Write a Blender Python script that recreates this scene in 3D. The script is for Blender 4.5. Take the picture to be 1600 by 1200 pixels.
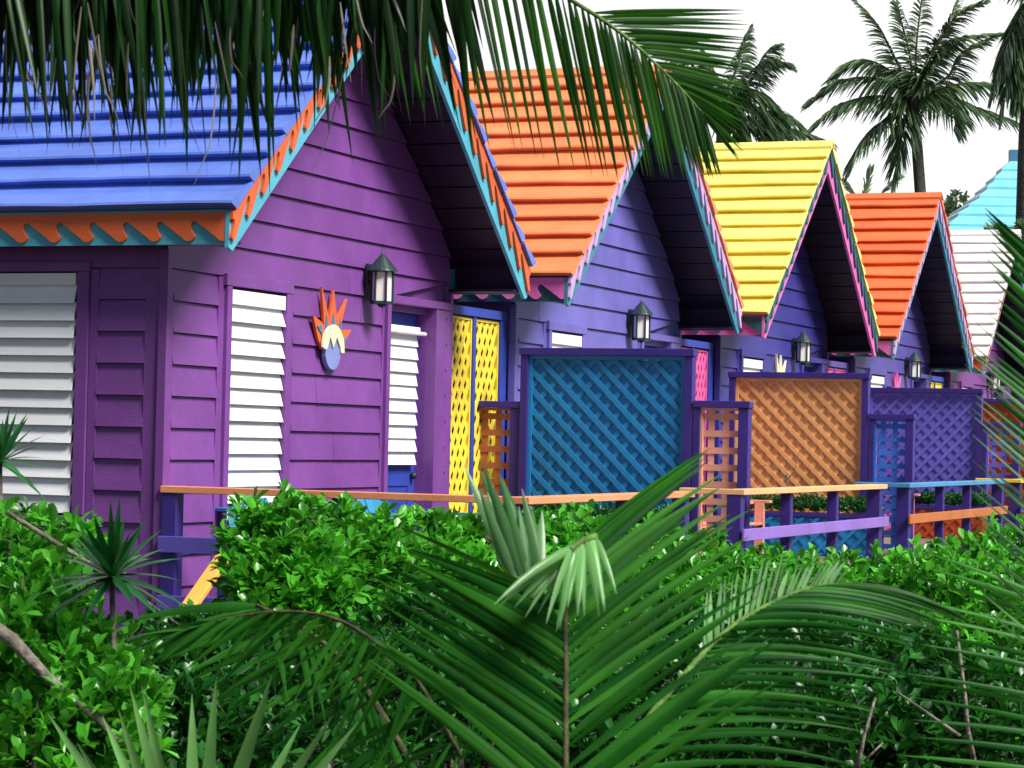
import bpy, bmesh, math, random
import numpy as np
from mathutils import Vector, Matrix
random.seed(7); rng=np.random.default_rng(11)
for o_ in list(bpy.data.objects): bpy.data.objects.remove(o_)
sc=bpy.context.scene; col=sc.collection
# ---------------------------------------------------------------- camera
F=3896.78; CAM=Vector((7.79785,-13.64222,1.6))
RT=Vector((0.92849733,0.37066989,0.02228329)); UP=Vector((-0.0124841,-0.02881498,0.9995068)); FW=Vector((-0.37112917,0.92831758,0.02212715))
cd=bpy.data.cameras.new("camera"); cam=bpy.data.objects.new("camera",cd); col.objects.link(cam)
m=Matrix((RT,UP,-FW)).transposed().to_4x4(); m.translation=CAM; cam.matrix_world=m
cd.sensor_width=36; cd.lens=F/1600*36; cd.clip_start=.05; cd.clip_end=2000
cd.dof.use_dof=True; cd.dof.focus_distance=18; cd.dof.aperture_fstop=20
sc.camera=cam
sc.render.resolution_x=1024; sc.render.resolution_y=768
# ---------------------------------------------------------------- light
SUN_EL=48; SUN_AZ=-18   # degrees; azimuth measured from +X towards +Y
el,az=math.radians(SUN_EL),math.radians(SUN_AZ)
S=Vector((math.cos(el)*math.cos(az),math.cos(el)*math.sin(az),math.sin(el)))
ld=bpy.data.lights.new("sun",'SUN'); ld.energy=5.0; ld.angle=math.radians(22); ld.color=(1,.96,.9)
lo=bpy.data.objects.new("sun",ld); col.objects.link(lo); lo.rotation_euler=S.to_track_quat('Z','Y').to_euler()
w=bpy.data.worlds.new("World"); sc.world=w; w.use_nodes=True; nt=w.node_tree; N=nt.nodes; L=nt.links; N.clear()
out=N.new('ShaderNodeOutputWorld'); bg=N.new('ShaderNodeBackground'); bg.inputs[1].default_value=.050
sky=N.new('ShaderNodeTexSky'); sky.sky_type='NISHITA'; sky.sun_disc=False; sky.sun_elevation=el; sky.sun_rotation=math.radians(90-SUN_AZ)
tc=N.new('ShaderNodeTexCoord'); dot=N.new('ShaderNodeVectorMath'); dot.operation='DOT_PRODUCT'; dot.inputs[1].default_value=(-.40,.90,.05)
mr=N.new('ShaderNodeMapRange'); mr.interpolation_type='SMOOTHSTEP'; mr.inputs[1].default_value=.45; mr.inputs[2].default_value=.86
ns=N.new('ShaderNodeTexNoise'); ns.inputs['Scale'].default_value=3; ns.inputs['Detail'].default_value=5
rp=N.new('ShaderNodeValToRGB'); rp.color_ramp.elements[0].color=(14.6,15.1,15.9,1); rp.color_ramp.elements[1].color=(17.5,17.5,17.8,1)
rp.color_ramp.elements[0].position=.3; rp.color_ramp.elements[1].position=.55
mx=N.new('ShaderNodeMix'); mx.data_type='RGBA'
L.new(tc.outputs['Generated'],dot.inputs[0]); L.new(dot.outputs['Value'],mr.inputs[0]); L.new(tc.outputs['Generated'],ns.inputs['Vector'])
L.new(ns.outputs[0],rp.inputs[0]); L.new(mr.outputs[0],mx.inputs[0]); L.new(sky.outputs[0],mx.inputs[6]); L.new(rp.outputs[0],mx.inputs[7])
L.new(mx.outputs[2],bg.inputs[0]); L.new(bg.outputs[0],out.inputs[0])
sc.view_settings.view_transform='Standard'; sc.view_settings.look='None'; sc.view_settings.exposure=.42; sc.view_settings.gamma=1
# ---------------------------------------------------------------- helpers
def Pt(px,py,d): return CAM+(FW+RT*((px-800)/F)-UP*((py-600)/F))*d
def link(o,parent=None):
    col.objects.link(o)
    if parent is not None: o.parent=parent
    return o
def tag(o,label=None,cat=None,group=None,kind=None):
    if label: o['label']=label
    if cat: o['category']=cat
    if group: o['group']=group
    if kind: o['kind']=kind
    return o
def thing(name,loc,label,cat,group=None,rz=0):
    o=bpy.data.objects.new(name,None); link(o); o.location=loc; o.rotation_euler=(0,0,rz); o.empty_display_size=.2
    return tag(o,label,cat,group)
class MB:
    def __init__(s): s.v=[]; s.f=[]
    def add(s,v,f):
        b=len(s.v); s.v+= [tuple(q) for q in v]; s.f+=[tuple(b+i for i in q) for q in f]
    def box(s,x0,x1,y0,y1,z0,z1):
        s.hexa([(x0,y0,z0),(x1,y0,z0),(x1,y1,z0),(x0,y1,z0),(x0,y0,z1),(x1,y0,z1),(x1,y1,z1),(x0,y1,z1)])
    def hexa(s,v): s.add(v,[(3,2,1,0),(4,5,6,7),(0,1,5,4),(1,2,6,5),(2,3,7,6),(3,0,4,7)])
    def prism(s,poly,fn,lo,hi):     # fn(a,b,h) -> point
        n=len(poly); v=[fn(a,b,lo) for a,b in poly]+[fn(a,b,hi) for a,b in poly]
        s.add(v,[tuple(range(n))[::-1],tuple(range(n,2*n))]+[(i,(i+1)%n,n+(i+1)%n,n+i) for i in range(n)])
    def tube(s,pts,rads,n=8,cap=True):
        pts=[Vector(p) for p in pts]; b=len(s.v); prev=None
        for i,p in enumerate(pts):
            d=(pts[min(i+1,len(pts)-1)]-pts[max(i-1,0)]).normalized()
            if prev is None: a=d.orthogonal().normalized()
            else: a=(prev-d*prev.dot(d)).normalized()
            prev=a; c=d.cross(a)
            for k in range(n):
                t=2*math.pi*k/n; s.v.append(tuple(p+(a*math.cos(t)+c*math.sin(t))*rads[i]))
        for i in range(len(pts)-1):
            for k in range(n):
                s.f.append((b+i*n+k,b+i*n+(k+1)%n,b+(i+1)*n+(k+1)%n,b+(i+1)*n+k))
        if cap:
            s.f.append(tuple(b+k for k in range(n))[::-1]); e=b+(len(pts)-1)*n; s.f.append(tuple(e+k for k in range(n)))
    def lathe(s,prof,c,n=12,rot=0):
        b=len(s.v)
        for r,z in prof:
            for k in range(n):
                t=2*math.pi*k/n+rot; s.v.append((c[0]+r*math.cos(t),c[1]+r*math.sin(t),c[2]+z))
        for i in range(len(prof)-1):
            for k in range(n): s.f.append((b+i*n+k,b+i*n+(k+1)%n,b+(i+1)*n+(k+1)%n,b+(i+1)*n+k))
        s.f.append(tuple(b+k for k in range(n))[::-1]); e=b+(len(prof)-1)*n; s.f.append(tuple(e+k for k in range(n)))
    def build(s,name,mat,parent=None,bevel=0,smooth=False,recalc=True):
        me=bpy.data.meshes.new(name); me.from_pydata(s.v,[],s.f); me.update()
        if recalc:
            bm=bmesh.new(); bm.from_mesh(me); bmesh.ops.recalc_face_normals(bm,faces=bm.faces[:]); bm.to_mesh(me); bm.free()
        if smooth: me.shade_smooth()
        me.materials.append(mat); o=bpy.data.objects.new(name,me); link(o,parent)
        if bevel:
            b=o.modifiers.new('bevel','BEVEL'); b.width=bevel; b.segments=2; b.limit_method='ANGLE'
        return o
def npmesh(name,V,T,mat,parent=None,smooth=False):
    V=np.asarray(V,dtype=np.float32).reshape(-1,3); T=np.asarray(T,dtype=np.int32); k=T.shape[1]
    me=bpy.data.meshes.new(name); me.vertices.add(len(V)); me.vertices.foreach_set('co',V.ravel())
    me.loops.add(T.size); me.loops.foreach_set('vertex_index',T.ravel())
    me.polygons.add(len(T)); me.polygons.foreach_set('loop_start',np.arange(0,T.size,k,dtype=np.int32))
    try: me.polygons.foreach_set('loop_total',np.full(len(T),k,dtype=np.int32))
    except Exception: pass
    me.update(calc_edges=True); me.validate()
    if smooth: me.shade_smooth()
    me.materials.append(mat); o=bpy.data.objects.new(name,me); return link(o,parent)
# ---------------------------------------------------------------- materials
def mat(name): 
    m=bpy.data.materials.new(name); m.use_nodes=True; return m,m.node_tree.nodes,m.node_tree.links,m.node_tree.nodes['Principled BSDF']
def paint(name,c,rough=.42,var=.16,bump=.25,grain=(3,3,26),spec=.4,wear=0,isl=.10):
    m,N,L,B=mat(name); tc=N.new('ShaderNodeTexCoord')
    n1=N.new('ShaderNodeTexNoise'); n1.inputs['Scale'].default_value=2.3; n1.inputs['Detail'].default_value=7; n1.inputs['Roughness'].default_value=.65
    L.new(tc.outputs['Object'],n1.inputs[0])
    hi=[min(1,x*(1+var)) for x in c]; lo=[x*(1-var) for x in c]
    r=N.new('ShaderNodeValToRGB'); r.color_ramp.elements[0].color=(*lo,1); r.color_ramp.elements[1].color=(*hi,1)
    r.color_ramp.elements[0].position=.3; r.color_ramp.elements[1].position=.7
    L.new(n1.outputs[0],r.inputs[0]); colout=r.outputs[0]
    mp=N.new('ShaderNodeMapping'); mp.inputs['Scale'].default_value=grain; L.new(tc.outputs['Object'],mp.inputs[0])
    n2=N.new('ShaderNodeTexNoise'); n2.inputs['Scale'].default_value=6; n2.inputs['Detail'].default_value=8; n2.inputs['Roughness'].default_value=.7; L.new(mp.outputs[0],n2.inputs[0])
    ge=N.new('ShaderNodeNewGeometry'); iv=N.new('ShaderNodeMapRange'); iv.inputs[3].default_value=1-isl; iv.inputs[4].default_value=1+isl*.6; L.new(ge.outputs['Random Per Island'],iv.inputs[0])
    hv=N.new('ShaderNodeHueSaturation'); L.new(iv.outputs[0],hv.inputs['Value']); L.new(colout,hv.inputs['Color']); colout=hv.outputs[0]
    # fine speckle of dust and brush marks
    n3=N.new('ShaderNodeTexNoise'); n3.inputs['Scale'].default_value=90; n3.inputs['Detail'].default_value=3; L.new(tc.outputs['Object'],n3.inputs[0])
    mm=N.new('ShaderNodeMix'); mm.data_type='RGBA'; mm.blend_type='OVERLAY'; mm.inputs[0].default_value=.22
    L.new(colout,mm.inputs[6]); L.new(n3.outputs[1] if False else n3.outputs[0],mm.inputs[7]); colout=mm.outputs[2]
    if wear:
        w=N.new('ShaderNodeValToRGB'); w.color_ramp.elements[0].position=.62; w.color_ramp.elements[1].position=.70
        L.new(n2.outputs[0],w.inputs[0]); m2=N.new('ShaderNodeMix'); m2.data_type='RGBA'; mu=N.new('ShaderNodeMath'); mu.operation='MULTIPLY'; mu.inputs[1].default_value=wear
        L.new(w.outputs[0],mu.inputs[0]); L.new(mu.outputs[0],m2.inputs[0]); L.new(colout,m2.inputs[6]); m2.inputs[7].default_value=(*[x*.45 for x in c],1); colout=m2.outputs[2]
    L.new(colout,B.inputs['Base Color'])
    ra=N.new('ShaderNodeMapRange'); ra.inputs[3].default_value=rough-.08; ra.inputs[4].default_value=rough+.16; L.new(n1.outputs[0],ra.inputs[0]); L.new(ra.outputs[0],B.inputs['Roughness'])
    B.inputs['Specular IOR Level'].default_value=spec
    bp=N.new('ShaderNodeBump'); bp.inputs['Strength'].default_value=bump; bp.inputs['Distance'].default_value=.01; L.new(n2.outputs[0],bp.inputs['Height']); L.new(bp.outputs[0],B.inputs['Normal'])
    return m
def leafmat(name,c1,c2,rough=.35,trans=.35,spec=.5,tip=None):
    m,N,L,B=mat(name); g=N.new('ShaderNodeNewGeometry'); r=N.new('ShaderNodeValToRGB')
    r.color_ramp.elements[0].color=(*c1,1); r.color_ramp.elements[1].color=(*c2,1)
    if tip:
        e=r.color_ramp.elements.new(.93); e.color=(*c2,1); r.color_ramp.elements[2].position=.97; r.color_ramp.elements[2].color=(*tip,1)
    L.new(g.outputs['Random Per Island'],r.inputs[0])
    tc=N.new('ShaderNodeTexCoord'); n=N.new('ShaderNodeTexNoise'); n.inputs['Scale'].default_value=5; n.inputs['Detail'].default_value=4; L.new(tc.outputs['Object'],n.inputs[0])
    h=N.new('ShaderNodeHueSaturation'); ra=N.new('ShaderNodeMapRange'); ra.inputs[1].default_value=.3; ra.inputs[2].default_value=.7; ra.inputs[3].default_value=.65; ra.inputs[4].default_value=1.35
    L.new(n.outputs[0],ra.inputs[0]); L.new(ra.outputs[0],h.inputs['Value']); L.new(r.outputs[0],h.inputs['Color'])
    L.new(h.outputs[0],B.inputs['Base Color']); B.inputs['Roughness'].default_value=rough; B.inputs['Specular IOR Level'].default_value=spec
    tr=N.new('ShaderNodeBsdfTranslucent'); hs=N.new('ShaderNodeHueSaturation'); hs.inputs['Value'].default_value=1.3; hs.inputs['Hue'].default_value=.49
    L.new(h.outputs[0],hs.inputs['Color']); L.new(hs.outputs[0],tr.inputs[0])
    mx=N.new('ShaderNodeMixShader'); mx.inputs[0].default_value=trans; L.new(B.outputs[0],mx.inputs[1]); L.new(tr.outputs[0],mx.inputs[2])
    L.new(mx.outputs[0],N['Material Output'].inputs[0]); return m
def barkmat(name,c,sc_=(4,4,4)):
    m,N,L,B=mat(name); tc=N.new('ShaderNodeTexCoord'); mp=N.new('ShaderNodeMapping'); mp.inputs['Scale'].default_value=sc_; L.new(tc.outputs['Object'],mp.inputs[0])
    n=N.new('ShaderNodeTexNoise'); n.inputs['Scale'].default_value=9; n.inputs['Detail'].default_value=8; L.new(mp.outputs[0],n.inputs[0])
    r=N.new('ShaderNodeValToRGB'); r.color_ramp.elements[0].color=(*[x*.45 for x in c],1); r.color_ramp.elements[1].color=(*[x*1.5 for x in c],1)
    r.color_ramp.elements[0].position=.35; r.color_ramp.elements[1].position=.7
    L.new(n.outputs[0],r.inputs[0]); L.new(r.outputs[0],B.inputs['Base Color']); B.inputs['Roughness'].default_value=.85
    bp=N.new('ShaderNodeBump'); bp.inputs['Strength'].default_value=.6; bp.inputs['Distance'].default_value=.02; L.new(n.outputs[0],bp.inputs['Height']); L.new(bp.outputs[0],B.inputs['Normal']); return m
M={}
P=lambda k,c,**kw: M.__setitem__(k,paint(k,c,**kw))
P('purple',(.185,.058,.275),wear=.3,isl=.07,grain=(2,2,22)); P('periwinkle',(.145,.13,.45),wear=.25,isl=.07,grain=(2,2,22)); P('deep_violet',(.045,.040,.25),wear=.25,grain=(2,2,22)); P('violet',(.09,.075,.31),wear=.25,grain=(2,2,22)); P('mauve',(.19,.05,.25))
P('soffit_plum_shade',(.022,.006,.038)); P('soffit_shade',(.009,.007,.035)); P('soffit_deep_shade',(.006,.004,.012)); P('frame_indigo',(.04,.022,.20)); P('trim_blue',(.03,.06,.36))  # soffit colours darkened to carry the shade under the overhangs
P('roof_blue',(.12,.21,.68),rough=.34,var=.18,wear=.4,isl=.12,grain=(2,9,9)); P('roof_orange',(.92,.27,.10),rough=.36,var=.14,wear=.3,isl=.10,grain=(2,9,9)); P('roof_yellow',(.95,.84,.20),rough=.33,var=.08,wear=.22,isl=.05,grain=(2,9,9)); P('roof_red',(.84,.17,.06),rough=.38,var=.16,wear=.4,isl=.16,grain=(2,9,9)); P('roof_white',(.92,.93,.94),rough=.4,var=.02); P('roof_cyan',(.20,.62,.78),rough=.38,var=.08)
P('cyan',(.09,.42,.55)); P('teal_mid',(.045,.23,.32)); P('orange',(.70,.13,.035)); P('teal',(.02,.12,.15)); P('pink',(.80,.17,.50)); P('lavender_pink',(.58,.36,.64)); P('dark_teal',(.015,.10,.11)); P('red_orange',(.6,.10,.03))
P('white',(.84,.86,.88),var=.05,rough=.35); P('yellow',(.88,.66,.06)); P('rose',(.80,.12,.35)); 
P('lattice_blue',(.015,.22,.48)); P('lattice_orange',(.85,.42,.14)); P('lattice_violet',(.15,.13,.56)); P('lattice_brown',(.42,.13,.05)); P('lattice_salmon',(.80,.36,.24)); P('lattice_azure',(.05,.17,.60)); P('lattice_red',(.45,.07,.02)); 
P('cap_orange',(.80,.32,.14)); P('cap_peach',(.85,.48,.22)); P('cap_azure',(.07,.28,.52)); P('rail_lavender',(.30,.17,.60)); P('rail_brown',(.55,.17,.04)); P('rail_yellow',(.85,.42,.08)); P('rail_violet',(.10,.08,.38))
P('deck',(.22,.16,.12),rough=.7); P('chair_blue',(.03,.24,.46)); P('chair_salmon',(.8,.32,.22)); P('chair_pink',(.8,.2,.45)); P('oval_blue',(.22,.28,.60)); P('cream',(.88,.82,.52)); P('steel_blue',(.06,.2,.36))
P('lantern_metal',(.015,.035,.04),rough=.35)
m_,N_,L_,B_=mat('lantern_glass'); B_.inputs['Base Color'].default_value=(.9,.9,.87,1); B_.inputs['Roughness'].default_value=.25; B_.inputs['Subsurface Weight'].default_value=.3; M['glass']=m_
n_=N_.new('ShaderNodeTexNoise'); n_.inputs['Scale'].default_value=14; r_=N_.new('ShaderNodeValToRGB'); r_.color_ramp.elements[0].color=(.72,.7,.62,1); r_.color_ramp.elements[1].color=(.93,.93,.92,1); L_.new(n_.outputs[0],r_.inputs[0]); L_.new(r_.outputs[0],B_.inputs['Base Color'])
m_,N_,L_,B_=mat('window_glass'); B_.inputs['Base Color'].default_value=(.02,.02,.03,1); B_.inputs['Roughness'].default_value=.08; M['pane']=m_
n_=N_.new('ShaderNodeTexNoise'); n_.inputs['Scale'].default_value=3; r_=N_.new('ShaderNodeMapRange'); r_.inputs[3].default_value=.04; r_.inputs[4].default_value=.14; L_.new(n_.outputs[0],r_.inputs[0]); L_.new(r_.outputs[0],B_.inputs['Roughness'])
M['hedge_leaf']=leafmat('hedge_leaf',(.020,.17,.010),(.115,.52,.035),rough=.27,trans=.32)
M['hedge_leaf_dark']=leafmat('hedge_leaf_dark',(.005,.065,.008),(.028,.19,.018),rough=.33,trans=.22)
M['box_leaf']=leafmat('box_leaf',(.006,.07,.012),(.02,.16,.02),rough=.45,trans=.2)
M['palm_leaf']=leafmat('palm_leaf',(.004,.065,.008),(.035,.20,.018),rough=.38,trans=.4,spec=.2)
M['palm_deep']=leafmat('palm_deep',(.003,.055,.006),(.038,.20,.014),rough=.45,trans=.4,spec=.10)
M['palm_spear']=leafmat('palm_spear',(.06,.19,.05),(.15,.33,.13),rough=.35,trans=.35)
M['palm_over']=leafmat('palm_over',(.004,.035,.004),(.030,.125,.010),rough=.4,trans=.45,spec=.15)
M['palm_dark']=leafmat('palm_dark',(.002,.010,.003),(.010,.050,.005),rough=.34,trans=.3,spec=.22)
M['palm_pale']=leafmat('palm_pale',(.10,.30,.07),(.20,.44,.15),rough=.3,trans=.4)
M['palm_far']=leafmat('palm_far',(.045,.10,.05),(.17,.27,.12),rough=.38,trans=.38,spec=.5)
M['spike_leaf']=leafmat('spike_leaf',(.008,.08,.02),(.03,.17,.035),rough=.32,trans=.15)
M['strap_leaf']=leafmat('strap_leaf',(.07,.22,.045),(.17,.38,.11),rough=.35,trans=.15)
M['dead_leaf']=leafmat('dead_leaf',(.10,.08,.06),(.28,.24,.20),rough=.6,trans=.2)
M['rachis']=barkmat('rachis',(.09,.19,.03)); M['rachis_dark']=barkmat('rachis_dark',(.05,.05,.015)); M['bark']=barkmat('bark',(.20,.17,.14)); M['palm_bark']=barkmat('palm_bark',(.10,.085,.075),(1,1,4))
m_,N_,L_,B_=mat('soil'); n_=N_.new('ShaderNodeTexNoise'); n_.inputs['Scale'].default_value=3; n_.inputs['Detail'].default_value=10; r_=N_.new('ShaderNodeValToRGB'); r_.color_ramp.elements[0].color=(.012,.010,.007,1); r_.color_ramp.elements[1].color=(.09,.07,.045,1); tc_=N_.new('ShaderNodeTexCoord'); L_.new(tc_.outputs['Object'],n_.inputs[0]); L_.new(n_.outputs[0],r_.inputs[0]); L_.new(r_.outputs[0],B_.inputs['Base Color']); B_.inputs['Roughness'].default_value=.95; M['soil']=m_
bp_=N_.new('ShaderNodeBump'); bp_.inputs['Distance'].default_value=.05; L_.new(n_.outputs[0],bp_.inputs['Height']); L_.new(bp_.outputs[0],B_.inputs['Normal'])
# ---------------------------------------------------------------- ground
gx=[-600,-200,-60]+[ -30+2*i for i in range(31)]+[60,200,600]; V=[]; Q=[]
for j,y in enumerate(gx):
    for i,x in enumerate(gx): V.append((x,y+20,(random.uniform(-.03,.03) if abs(x)<31 and abs(y)<31 else 0)))
n=len(gx)
for j in range(n-1):
    for i in range(n-1): a=j*n+i; Q.append((a,a+1,a+n+1,a+n))
tag(npmesh('ground',V,Q,M['soil'],smooth=True),kind='structure')
# ---------------------------------------------------------------- cottages
SP=5.8711; W=4.46; EV=.205; OH=.573; ZT=2.966; ZB=2.747; ZA=5.011; YM=W/2
PIT=(ZA-ZT)/(YM+EV+.03); CA=1/math.hypot(1,PIT); SA=PIT*CA
SL=(YM+EV+.03)/CA
YE=-EV-.03; DEP=5.4
def roofz(y): return ZA-abs(y-YM)*PIT
WAVE=[(0,0),(.04,.02),(.10,.10),(.62,.80),(.70,.93),(.78,1.0),(.88,.99),(.96,.90),(1.0,.78),(.985,.68),(.94,.58),(.90,.46),(.875,.32),(.88,.18),(.91,.07),(.95,.01)]
def wave_poly(a0,a1,period,top,d0,d1,flip=False):
    # polygon in (a,depth) ; depth positive downwards
    pts=[]; k=0; n=int((a1-a0)/period); p=(a1-a0)/max(n,1)
    for k in range(n):
        for (u,v) in WAVE: pts.append((a0+(k+u)*p,d0+v*(d1-d0)))
    pts.append((a1,d0)); poly=[(a0,top)]+pts+[(a1,top)]
    if flip: poly=[(a0+a1-a,b) for a,b in poly][::-1]
    return poly
def tri_prism(mb,poly,fn,lo,hi):
    mb.prism(poly,fn,lo,hi)
def lap_wall(mb,frame,intervals,z0,ztop,zref=.016):
    """frame(a,o,z) -> point ; intervals(z)-> list of (a0,a1)"""
    k=0; z=zref
    while z<ztop-.01:
        zb=z; zt=min(z+.2,ztop)
        if zb>=z0-1e-6:
            ib,it=intervals(zb+.001),intervals(zt-.001)
            if len(ib)==len(it):
                segs=[]
                for (a0,a1),(b0,b1) in zip(ib,it):
                    if a1-a0>1.2 and b1-b0>.8:
                        c=random.uniform(max(a0,b0)+.35,min(a1,b1)-.35); segs+=[((a0,c-.0015),(b0,c-.0015)),((c+.0015,a1),(c+.0015,b1))]
                    else: segs.append(((a0,a1),(b0,b1)))
                for (a0,a1),(b0,b1) in segs:
                    if b1<=b0: b0=b1=(a0+a1)/2
                    j=random.uniform(-.002,.002); t=.023+j; g=.009
                    mb.hexa([frame(a0,-.03,zb+g),frame(a0,t,zb+g),frame(a1,t,zb+g),frame(a1,-.03,zb+g),
                             frame(b0,-.03,zt+.004),frame(b0,.003,zt+.004),frame(b1,.003,zt+.004),frame(b1,-.03,zt+.004)])
        z+=.2
def louvers(mb,frame,a0,a1,z0,z1,pitch=.107,proj=.05,th=.012,off=0):
    n=round((z1-z0)/pitch); p=(z1-z0)/n
    for k in range(n):
        zb=z0+k*p; zt=zb+p*1.12; j=random.uniform(-.008,.008)
        mb.hexa([frame(a0,off+proj-th+j,zb),frame(a0,off+proj+j,zb),frame(a1,off+proj+j,zb),frame(a1,off+proj-th+j,zb),
                 frame(a0,off-.002,zt),frame(a0,off+th-.002,zt),frame(a1,off+th-.002,zt),frame(a1,off-.002,zt)])
GF=lambda a,o,z:(o,a,z)            # gable wall, outward +X
SF=lambda a,o,z:(-a,-o,z)          # side wall y=0, outward -Y ; a = distance back
def cottage(i,label,wall,roof,barge,scal,fascia,fscal,soff='soffit_shade',broken=0):
    t=thing('cottage',(0,i*SP,0),label,'cottage','gabled cottages in a row')
    wm=M[wall]
    # -- wall body (backing with real openings)
    b=MB(); X0,X1=-.13,-.03; WB,WT=1.02,2.555; DT=2.555
    b.box(X0,X1,0,.80,0,2.75); b.box(X0,X1,.80,1.585,0,WB); b.box(X0,X1,.80,1.585,WT,2.75); b.box(X0,X1,1.585,3.30,0,2.75)
    b.box(X0,X1,3.30,4.14,0,.5); b.box(X0,X1,3.30,4.14,DT,2.75); b.box(X0,X1,4.14,W,0,2.75)
    b.prism([(0,2.75),(W,2.75),(W,roofz(W)-.09),(YM,ZA-.09),(0,roofz(0)-.09)],lambda a,z,h:(h,a,z),X0,X1)
    b.box(-DEP,X0-.001,.03,.13,0,roofz(.1)-.12); b.box(-DEP,X0-.001,W-.13,W-.03,0,roofz(W-.1)-.12); b.box(-DEP-.1,-DEP-.001,.03,W-.03,0,2.75)
    b.prism([(.03,2.75),(W-.03,2.75),(YM,ZA-.12)],lambda a,z,h:(h,a,z),-DEP-.1,-DEP)
    def iv(z):
        if z>2.7:
            e=(ZA-.085-z)/PIT; return [(max(.0,YM-e),min(W,YM+e))]
        r=[(.075,.70),(1.70,3.14)] if z<2.6 else [(.075,3.14),(4.40,4.402)]
        if z>=2.6: r=[(.0,3.14)]
        return r
    # lower boards between vertical battens, long boards above
    lap_wall(b,GF,lambda z:[(.075,.66),(1.73,3.20)],.016,2.616)
    lap_wall(b,GF,iv,2.616,ZA-.1,zref=2.616)
    b.box(-.03,.026,3.14,W,2.625,2.66)
    for a0,a1,zt in ((.0,.075,2.616),(.66,.735,2.616),(1.655,1.73,2.616),(3.20,3.235,2.616)): b.box(-.03,.018,a0,a1,.02,zt)
    # perforated service strip by the door
    # side walls
    lap_wall(b,SF,lambda z:[(.13,.47)],.016,2.616); lap_wall(b,SF,lambda z:[(2.05,DEP)],.016,2.616)
    lap_wall(b,SF,lambda z:[(.0,DEP)],2.616,2.80,zref=2.616)
    b.box(-.13,-.03,-.018,.03,.02,2.616); b.box(-.53,-.47,-.018,.03,.02,2.616); b.box(-2.05,-1.99,-.018,.03,.02,2.616)
    b.box(-1.99,-.53,-.005,.03,.02,1.05)
    RF=lambda a,o,z:(-a,W+o,z)
    lap_wall(b,RF,lambda z:[(.0,DEP)],.016,2.80)
    b.build('wall',wm,t)
    # -- corner trims
    c=MB(); c.box(-.028,.034,-.034,.016,.02,2.74); c.build('corner_board',wm,t,bevel=.003)
    c=MB(); c.box(-.028,.034,W-.016,W+.034,.02,2.74); c.build('corner_board',wm,t,bevel=.003)
    # -- gable window
    wf=MB(); wf.box(-.03,.045,.735,.802,.95,2.56); wf.box(-.03,.045,1.588,1.655,.95,2.56); wf.box(-.03,.050,.715,1.675,2.561,2.64); wf.box(-.03,.06,.72,1.67,.93,.99)
    wo=wf.build('window',wm,t,bevel=.003)
    lv=MB(); louvers(lv,GF,.808,1.582,1.03,2.44,off=-.01,proj=.046); lv.box(-.03,.035,.808,1.582,2.445,2.54); lv.build('shutter',M['white'],wo,bevel=.002)
    pn=MB(); pn.box(-.10,-.095,.80,1.585,1.02,2.555); pn.build('pane',M['pane'],wo)
    # -- side window
    wf=MB(); wf.box(-.62,-.535,-.035,.03,1.06,2.60); wf.box(-1.985,-1.915,-.035,.03,1.06,2.60); wf.box(-1.99,-.53,-.040,.03,2.601,2.66) ; wf.box(-1.99,-.53,-.05,.03,1.0,1.055)
    wo=wf.build('window',wm,t,bevel=.003)
    lv=MB(); louvers(lv,SF,.64,1.91,1.07,2.51,pitch=.111,off=-.015,proj=.05); lv.box(-1.91,-.635,-.03,.03,2.515,2.59); lv.build('shutter',M['white'],wo,bevel=.002)
    pn=MB(); pn.box(-1.91,-.64,.02,.028,1.07,2.59); pn.build('pane',M['pane'],wo)
    # -- door
    d=MB(); 
    d.box(-.155,-.125,3.30,4.14,.5,2.555); d.box(-.125,-.115,3.30,3.42,.5,2.55); d.box(-.125,-.115,4.02,4.14,.5,2.55); d.box(-.125,-.115,3.42,4.02,1.22,1.40); d.box(-.125,-.115,3.42,4.02,.5,.62); d.box(-.125,-.115,3.42,4.02,2.46,2.55); d.box(-.125,-.118,3.5,3.94,.70,1.14)
    do=d.build('door',M['trim_blue'],t,bevel=.003)
    lv=MB(); louvers(lv,GF,3.34,4.06,1.385,2.40,pitch=.10,off=-.10,proj=.035); lv.box(-.112,-.055,3.34,4.06,2.403,2.45); lv.tube([(-.04,3.32,2.40),(-.04,4.12,2.40)],[.016,.016]); lv.build('shutter',M['white'],do,bevel=.002)
    kn=MB(); kn.lathe([(.0,0),(.022,.003),(.028,.02),(.022,.04),(.0,.045)],(0,0,0),12); 
    k=kn.build('handle',M['lantern_metal'],do,smooth=True); k.location=(-.11,4.07,1.3); k.rotation_euler=(0,math.pi/2,0)
    df=MB(); df.box(-.10,.046,4.142,4.19,.5,2.60); df.box(-.03,.040,4.19,4.43,.5,2.60); df.box(-.10,.046,3.236,3.298,.5,2.60); df.box(-.10,.052,3.21,4.43,2.601,2.66)
    for k in range(10): df.box(.040,.047,4.35,4.37,.72+k*.2,.745+k*.2)
    df.build('door_frame',wm,t,bevel=.003)
    # -- roof
    r=MB(); nC=12; cs=SL/nC; nX=22; xa,xb=-DEP-.3,OH+.045
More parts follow.
